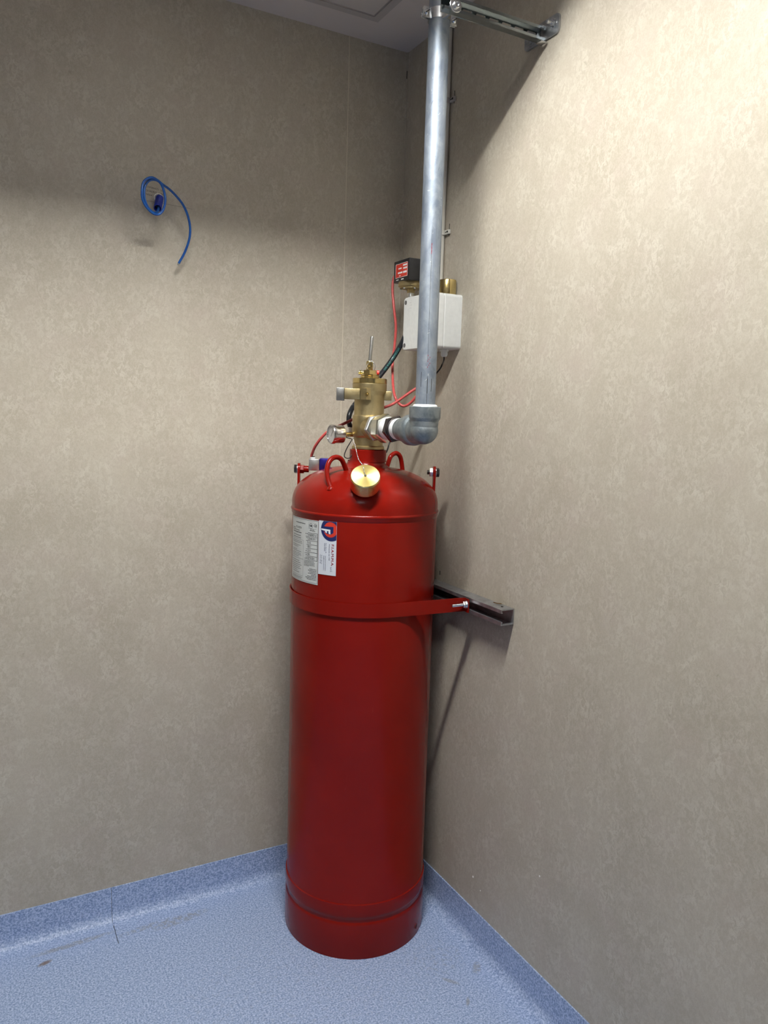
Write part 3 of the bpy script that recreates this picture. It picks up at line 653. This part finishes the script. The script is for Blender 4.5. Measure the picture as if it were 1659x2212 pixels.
along('thread_tape', M['ptfe'], [(.0255, .164), (.0275, .170), (.0285, .182), (.027, .206)])
along('reducer_bush', M['cast'], [(.0290, .190), (.0300, .196), (.0310, .205), (.0310, .240)])

# clamp near the ceiling
ck = thing('pipe_clamp', (PX, PY, 2.37), 'bright zinc two-screw clamp around the steel pipe near the ceiling', 'pipe clamp')
cz = 2.370; hz = .0115
b = BM(); lathe(b, [(.0243, cz-hz), (.0262, cz-hz), (.0262, cz+hz), (.0243, cz+hz)], (PX, PY, 0), seg=48, cap=False)
for sx in (-1, 1):
    for dy in (-.0035, .0035): box(b, (PX+sx*.0255-(.0 if sx > 0 else .019), PY+dy-.0013, cz-hz), (PX+sx*.0255+(.019 if sx > 0 else 0), PY+dy+.0013, cz+hz), .0008)
new('clamp_ring', b, M['zinc'], ck, 30)
for sx in (-1, 1):
    b = BM(); q = Vector((PX+sx*.0365, PY-.005, cz)); lathe(b, [(.0066, 0), (.0066, .002), (.0045, .0042), (.001, .0048)], q, (0, -1, 0), 20); s_ = new('clamp_screw', b, M['zinc'], ck, 30)
    b = BM(); obox(b, q+Vector((0, -.0045, 0)), Vector((.0045, 0, .0035)), (0, .0006, 0), Vector((-.0006, 0, .0008))); new('screw_slot', b, M['dark'], s_, 0)
    b = BM(); hexa(b, q+Vector((0, .0102, 0)), (0, 1, 0), .0062, .005); cyl(b, q+Vector((0, .009, 0)), (0, 1, 0), .003, .016, 12); new('clamp_nut', b, M['zinc'], ck, 30)
b = BM(); cyl(b, (PX-.004, PY-.0264, cz-.012), (0, -1, 0), .006, .0480, 16); new('clamp_boss', b, M['zinc'], ck, 30)

# bracket arm from the wall
br = thing('bracket_arm', (-.13, -.64, 2.355), 'zinc slotted channel arm from the right wall to the pipe clamp', 'bracket')
ay0, ay1, az = -.664, -.646, 2.3535   # open side, web
X0, X1 = -.285, -.0105; hh = .0148; tk = .0018
b = BM()
box(b, (X0, ay0, az-hh), (X1, ay1, az-hh+tk)); box(b, (X0, ay0, az+hh-tk), (X1, ay1, az+hh))
box(b, (X0, ay0, az-hh+tk), (X1, ay0+tk, az-hh+.0062)); box(b, (X0, ay0, az+hh-.0062), (X1, ay0+tk, az+hh-tk))
new('channel_flanges', b, M['armz'], br, 0)
cu = bpy.data.curves.new('web', 'CURVE'); cu.dimensions = '2D'; cu.fill_mode = 'BOTH'; cu.extrude = .0011
def spl(pts):
    s = cu.splines.new('POLY'); s.points.add(len(pts)-1)
    for i, p in enumerate(pts): s.points[i].co = (p[0], p[1], 0, 1)
    s.use_cyclic_u = True
spl([(X0, -hh), (X1, -hh), (X1, hh), (X0, hh)])
for k in range(7):
    xc = X0+.034+k*.0355
    spl([(xc+(.0085 if math.cos(q) > 0 else -.0085)+.0050*math.cos(q), .0056*math.sin(q)) for q in [2*math.pi*j/20+.01 for j in range(20)]])
oc = bpy.data.objects.new('web', cu); COL.objects.link(oc); bpy.context.view_layer.update()
me = bpy.data.meshes.new_from_object(oc.evaluated_get(bpy.context.evaluated_depsgraph_get())); COL.objects.unlink(oc); bpy.data.objects.remove(oc)
me.transform(Matrix.Translation(Vector((0, ay1, az))) @ Matrix.Rotation(math.pi/2, 4, 'X')); b = BM(); b.from_mesh(me); new('slotted_web', b, M['armz'], br, 0)
b = BM(); pl = rounded([(-.703, 2.345), (-.580, 2.345), (-.580, 2.388), (-.703, 2.388)], .012, 6); prism(b, [(-.0005, y, z) for y, z in pl], (-.005, 0, 0)); wp = new('wall_plate', b, M['strut'], br, 30)
b = BM(); cyl(b, (-.0055, -.686, 2.368), (-1, 0, 0), .0105, .002, 24); hexa(b, (-.0075, -.686, 2.368), (-1, 0, 0), .0085, .007); cyl(b, (-.0145, -.686, 2.368), (-1, 0, 0), .0045, .012, 12); new('anchor_bolt', b, M['zinc'], br, 25)
b = BM(); cyl(b, (-.0055, -.606, 2.360), (-1, 0, 0), .0105, .002, 24); hexa(b, (-.0075, -.606, 2.360), (-1, 0, 0), .0085, .007); new('anchor_bolt', b, M['strut'], br, 25)
for za, zb_ in ((az-hh-.003, az-hh), (az+hh, az+hh+.003)):
    b = BM(); box(b, (-.022, ay0, za), (-.0055, ay1+.002, zb_), .001); new('weld_gusset', b, M['zinc'], br, 30)
b = BM(); wq = Vector((-.259, ay0-.0001, 2.3505)); lathe(b, [(.0148, 0), (.0150, .0008), (.0150, .0022), (.0142, .0028), (.0095, .0030)], wq, (0, -1, 0), 40); new('washer', b, M['zinc'], br, 30)
b = BM(); lathe(b, [(.0080, .0028), (.0080, .0070), (.0065, .0082), (.0045, .0082), (.0045, .0055), (.001, .0055)], wq, (0, -1, 0), 24); new('bolt_head', b, M['zinc'], br, 30)

# ------------------------------------------------------------------ junction box, switch, conduit
DB = .094; by0, by1, bz0, bz1 = -.3515, -.190, 1.658, 1.806
jb = thing('junction_box', (-.04, -.27, bz0), 'white plastic junction box on the right wall behind the steel pipe', 'junction box')
def rbox(x0, x1, m, name, bev, par, y0=by0, y1=by1, z0=bz0, z1=bz1):
    b = BM(); P = rounded([(y0, z0), (y1, z0), (y1, z1), (y0, z1)], bev, 6)
    h = .0015; A = [(x0, y, z) for y, z in P]
    c0 = Vector(((y0+y1)/2, (z0+z1)/2))
    Q = [((y-c0.x)*(1-.03)+c0.x, (z-c0.y)*(1-.03)+c0.y) for y, z in P]
    rows = [[b.verts.new((x0, y, z)) for y, z in P], [b.verts.new((x1+.003, y, z)) for y, z in P], [b.verts.new((x1, y, z)) for y, z in Q]]
    n = len(P)
    for k in range(2):
        for i in range(n): b.faces.new((rows[k][i], rows[k][(i+1) % n], rows[k+1][(i+1) % n], rows[k+1][i]))
    b.faces.new(rows[0]); b.faces.new(rows[2]); return new(name, b, m, par, 35)
rbox(-.0003, -.0575, M['white'], 'box_base', .010, jb)
b = BM(); P = rounded([(by0+.002, bz0+.002), (by1-.002, bz0+.002), (by1-.002, bz1-.002), (by0+.002, bz1-.002)], .009, 6); prism(b, [(-.0570, y, z) for y, z in P], (-.0025, 0, 0)); new('gasket', b, M['hatchf'], jb, 30)
lid = rbox(-.0592, -DB, M['white'], 'box_lid', .010, jb)
for y, z in ((by1-.012, bz1-.014), (by1-.012, bz0+.014), (by0+.012, bz1-.014), (by0+.012, bz0+.014)):
    b = BM(); lathe(b, [(.0060, -.0002), (.0062, .0006), (.0050, .0008), (.0048, .0002)], (-DB, y, z), (-1, 0, 0), 20, cap=False); cyl(b, (-DB+.0008, y, z), (-1, 0, 0), .0048, .0012, 16, .0001); new('lid_screw', b, M['screwg'], lid, 30)
b = BM()
for k in range(3): box(b, (-DB-.0005, by1-.045, bz1-.016-.008*k), (-DB+.0005, by1-.033, bz1-.0148-.008*k))
new('embossed_mark', b, M['white'], lid, 0)
b = BM(); gp = Vector((-.034, -.322, bz0)); hexa(b, gp, (0, 0, -1), .0125, .006); lathe(b, [(.0095, .006), (.0098, .007), (.0098, .015), (.0075, .020), (.004, .021)], gp, (0, 0, -1), 20); new('cable_gland', b, M['white'], jb, 30)

# brass coupling standing on the box
b = BM(); lathe(b, [(.0225, 1.8065), (.0245, 1.808), (.0245, 1.845), (.0235, 1.847), (.0205, 1.847), (.0200, 1.830), (.0005, 1.829)], (-.0255, -.312, 0), seg=48)
tag(recenter(new('brass_coupling', b, M['brassp'], None, 30)), 'short shiny brass coupling standing on top of the white box', 'coupling')
# conduit with clips
b = BM(); lathe(b, [(.0085, 1.8065), (.0105, 1.807), (.0105, CEIL)], (-.0118, -.246, 0), seg=24)
tag(recenter(new('cable_conduit', b, M['whitec'], None, 30)), 'thin pale plastic conduit running up the right wall behind the pipe', 'conduit')
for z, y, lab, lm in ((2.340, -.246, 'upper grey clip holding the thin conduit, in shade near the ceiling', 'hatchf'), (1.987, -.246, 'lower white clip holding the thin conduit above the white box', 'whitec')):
    ct_ = thing('conduit_clip', (-.01, y, z-.007), lab, 'clip')
    b = BM(); lathe(b, [(.0109, z-.0065), (.0128, z-.0065), (.0128, z+.0065), (.0109, z+.0065)], (-.0118, y, 0), seg=24, cap=False); box(b, (-.0080, y-.0330, z-.0060), (-.0005, y-.0115, z+.0060), .0015); new('clip_body', b, M[lm], ct_, 30)
    b = BM(); box(b, (-.0085, y-.029, z-.0012), (-.0079, y-.015, z+.0012)); cyl(b, (-.0078, y-.027, z), (-1, 0, 0), .0028, .0012, 10); new('clip_nail', b, M['dark'], ct_, 0)
    b = BM(); tube(b, [(-.0015, y-.0255, z-.011), (-.0018, y-.0260, z), (-.0012, y-.0262, z+.022)], .0007, 6, 4); new('tie_wire', b, M['dark'], ct_, 0)

# pressure switch above the box
sw = thing('pressure_switch', (-.07, -.19, 1.806), 'black pressure switch with red label on a brass stem above the white box', 'pressure switch')
b = BM(); box(b, (-.104, -.2310, 1.852), (-.036, -.1430, 1.9125), .0025); new('switch_housing', b, M['black'], sw, 30)
b = BM(); box(b, (-.1048, -.2235, 1.8640), (-.1038, -.1560, 1.9020)); sl = new('switch_label', b, M['redink'], sw, 0, label='red rating label with white print')
b = BM(); X = -.1052
def bar(y0, y1, z0, z1): box(b, (X, y0, z0), (X+.0005, y1, z1))
for z in (.9020, .8640): bar(-.2235, -.1560, 1+z-.0005, 1+z+.0005)
bar(-.2235, -.2228, 1.864, 1.902); bar(-.1567, -.1560, 1.864, 1.902)
bar(-.2210, -.1980, 1.8935, 1.8980); bar(-.2210, -.2000, 1.8850, 1.8895); bar(-.2190, -.2000, 1.8735, 1.8790); bar(-.1900, -.1720, 1.8870, 1.8905); bar(-.1950, -.1700, 1.8745, 1.8790); bar(-.1860, -.1760, 1.8675, 1.8695)
new('label_print', b, M['wink'], sl, 0)
b = BM(); X = -.1045; bar(-.1730, -.1600, 1.8575, 1.8595); bar(-.2020, -.1880, 1.8565, 1.8595); new('housing_print', b, M['wink'], sw, 0)
b = BM(); lathe(b, [(.030, 1.8395), (.0365, 1.8400), (.0370, 1.8415), (.0370, 1.8485), (.0360, 1.8500), (.036, 1.8525)], (-.070, -.187, 0), seg=40)
lathe(b, [(.026, 1.8345), (.032, 1.8350), (.0325, 1.8400)], (-.070, -.187, 0), seg=40); fl = new('switch_flange', b, M['brass'], sw, 30)
for k in range(6):
    q = math.pi/3*k+.35; b = BM(); hexa(b, (-.070+.030*math.cos(q), -.187+.030*math.sin(q), 1.8345), (0, 0, -1), .0035, .003); new('flange_bolt', b, M['zinc'], fl, 25)
b = BM(); hexa(b, (-.070, -.187, 1.8225), (0, 0, 1), .0110, .0125); new('switch_stem', b, M['brass'], sw, 25)
b = BM(); lathe(b, [(.0085, 1.8065), (.0085, 1.8115), (.0095, 1.812), (.0095, 1.8225)], (-.070, -.187+.0, 0), seg=20); new('stem_sleeve', b, M['alu'], sw, 30)
b = BM(); cyl(b, (-.071, -.186, 1.9125), (0, 0, 1), .003, .002, 10); new('top_screw', b, M['redp'], sw, 0)

# ------------------------------------------------------------------ cables and hoses
b = BM(); tube(b, [at(p, t) for p, t in (((859, 592), -.235), ((851, 600), -.235), ((848, 625), -.225), ((851, 665), -.21), ((855, 705), -.205), ((852.5, 745), -.205), ((848, 785), -.195), ((849, 830), -.150), ((853, 856), -.11), ((862, 872), -.105), ((874, 877), -.10), ((888, 869), -.095), ((902, 852), -.09), ((916, 832), -.07), ((914, 826), -.06), ((900, 838), -.06), ((882, 850), -.06), ((850, 872), -.06), ((825, 882), -.060), ((795, 893), -.060), ((765, 905), -.045), ((735, 919), -.035), ((710, 931), -.035), ((694, 946), -.038), ((681, 964), -.050), ((674, 981), -.068), ((672.5, 988), -.070))], .0039, 12, 8)
tag(recenter(new('red_hose', b, M['rhose'], None, 60)), 'thin red tube looping from the black switch behind the valve to the blue fitting', 'hose')
hp_ = [((884, 700), -.150), ((872, 733), -.145), ((862, 752), -.150), ((848, 775), -.15), ((832, 797), -.13), ((818, 815), -.11), ((800, 838), -.10), ((780, 860), -.095), ((764, 877), -.085), ((755, 895), -.065), ((754, 912), -.06), ((758, 926), -.05)]
hpts = [at(p, t) for p, t in hp_]
bh = thing('black_hose', hpts[-1], 'thick black rubber hose slanting from the white box down behind the valve', 'hose')
b = BM(); tube(b, hpts, .0074, 16, 8); new('hose', b, M['bhose'], bh, 60)
def along_path(P):
    sp = smooth_path(P, 12); L = [0]
    for i in range(1, len(sp)): L.append(L[-1]+(sp[i]-sp[i-1]).length)
    return sp, L
sp, L = along_path(hpts)
def hose_text(bm, s, l0, size):
    vs, fs = text_mesh(s, size, 'LEFT', .0001); out = []
    for v in vs:
        l = l0+v.x; i = max(1, min(range(len(L)), key=lambda k: abs(L[k]-l))); p = sp[i-1].lerp(sp[i], (l-L[i-1])/(L[i]-L[i-1])); d = (sp[i]-sp[i-1]).normalized()
        tc = (CAM-p).normalized(); tc = (tc-d*tc.dot(d)).normalized(); up = tc.cross(d)
        ang = (v.y-size*.33)/.0078; out.append(bm.verts.new(p+tc*.0077*math.cos(ang)+up*.0077*math.sin(ang)))
    for f in fs:
        try: bm.faces.new([out[i] for i in f])
        except ValueError: pass
b = BM(); hose_text(b, 'HYDRAULIC  DN 6  SAE', .075, .0085); new('hose_print', b, M['teal'], bh, 0)
b = BM(); e1 = hpts[-1]; cyl(b, e1+Z*.004, (0, 0, -1), .0085, .014, 16); new('hose_ferrule', b, M['alu'], bh, 30)
gq = Vector((-.034, -.322, bz0-.0205))
b = BM(); tube(b, [gq+Z*.004, gq-Z*.008, at((955.5, 786), -.085), at((951, 796), -.09), at((941, 809), -.10), at((928, 835), -.11), at((915, 872), -.12), at((900, 915), -.10), at((872, 945), -.09), at((848, 950), -.075), at((841, 958), -.06), at((838, 968), -.055), at((834, 978), -.052)], .0022, 10, 8)
tag(recenter(new('black_cable', b, M['black'], None, 60)), 'thin black cable leaving the gland under the white box', 'cable')

# fitting on the left lug
fc = thing('tube_fitting', w(-.15, .01, 1.31), 'silver and blue square fitting above the dome at the end of the red tube', 'fitting')
tt = -.070; zc = at((680, 1002.5), tt).z
b = BM(); obox(b, w(-.1475, tt, zc-.001), S*.0150, V*.016, Z*.0165, .0022, 2); obox(b, w(-.1520, tt, zc+.0145), S*.0090, V*.010, Z*.0055, .003, 2); new('silver_elbow', b, M['alu'], fc, 30)
b = BM(); obox(b, w(-.1170, tt, zc-.0010), S*.0150, V*.0165, Z*.0185, .0022, 2); bb = new('blue_body', b, M['anod'], fc, 30, label='blue anodised block')
b = BM(); q = w(-.1090, tt+.0166, zc-.006); tube(b, [q+(S*math.cos(a)+Z*math.sin(a))*.0055 for a in [2*math.pi*k/20 for k in range(20)]], .0009, 6, closed=True, smooth=False); new('red_circle_mark', b, M['redp'], bb, 60)
b = BM(); lathe(b, [(.0062, 0), (.0062, .0018), (.0045, .003)], w(-.1525, tt, zc+.0195), Z, 20); new('tube_collar', b, M['black'], fc, 30)
b = BM(); cyl(b, w(-.180, -.064, ZL), S, .0095, .018, 20); new('red_spigot', b, M['red'], fc, 30)

# ------------------------------------------------------------------ blue conduit stub and cable on the left wall
p0 = aty((345, 428), .0); p1 = aty((340.5, 450), -.036)
cs = thing('conduit_stub', p0, 'short dark blue corrugated conduit stub poking out of the left wall', 'conduit')
dd = (p1-p0); Ld = dd.length; prof = []
k = 0; h_ = 0
while h_ < Ld-.002:
    prof += [(.0096, h_), (.0102, h_+.0006), (.0102, h_+.0016), (.0095, h_+.0022)]; h_ += .0031
prof += [(.0101, Ld), (.0088, Ld), (.0084, Ld-.004), (.0084, Ld-.02)]
b = BM(); lathe(b, prof, p0, dd, 28, cap=False); new('corrugated_tube', b, M['dblue'], cs, 50)
b = BM(); lathe(b, [(.0082, 0), (.0084, Ld-.016)], p0, dd, 20); new('tube_inside', b, M['dark'], cs, 0)
b = BM(); lathe(b, [(.0100, 0), (.0125, .0003), (.0120, .0012), (.0100, .0014)], p0+Vector((-.003, 0, .000)), (0, -1, 0), 14, cap=False); new('broken_plaster', b, M['chip'], cs, 0)
C_ = [((342, 444), -.020), ((342, 453), -.055), ((338, 459.5), -.075), ((329, 458), -.088), ((319, 447), -.094), ((312.5, 430), -.098), ((311.5, 411), -.098), ((316, 397), -.096), ((325, 389), -.094), ((337, 389), -.092), ((347, 396), -.090), ((354, 412), -.090), ((357, 433), -.090), ((353, 452), -.088), ((344, 462.5), -.088), ((331, 461), -.092), ((317, 448), -.100), ((308.5, 432), -.106), ((306.5, 414), -.108), ((309, 396), -.106), ((317, 386.5), -.104), ((329, 383.5), -.100), ((341, 390), -.094), ((352, 399), -.084), ((366, 409), -.074), ((381, 424), -.064), ((395, 442), -.056), ((405, 464), -.050), ((410.5, 490), -.044), ((409, 515), -.040), ((400, 543), -.034), ((386, 569), -.028)]
cp_ = [aty(p, y) for p, y in C_]
bc = thing('blue_cable', cp_[-1], 'coiled bright blue cable with a loose tail hanging from the left wall', 'cable')
b = BM(); tube(b, cp_, .0031, 12, 8); new('cable_sheath', b, M['blue'], bc, 60)
b = BM(); e = cp_[-1]; dd = (cp_[-1]-cp_[-2]).normalized(); cyl(b, e-dd*.001, dd, .0026, .006, 12); new('cable_end', b, M['nickel'], bc, 30)
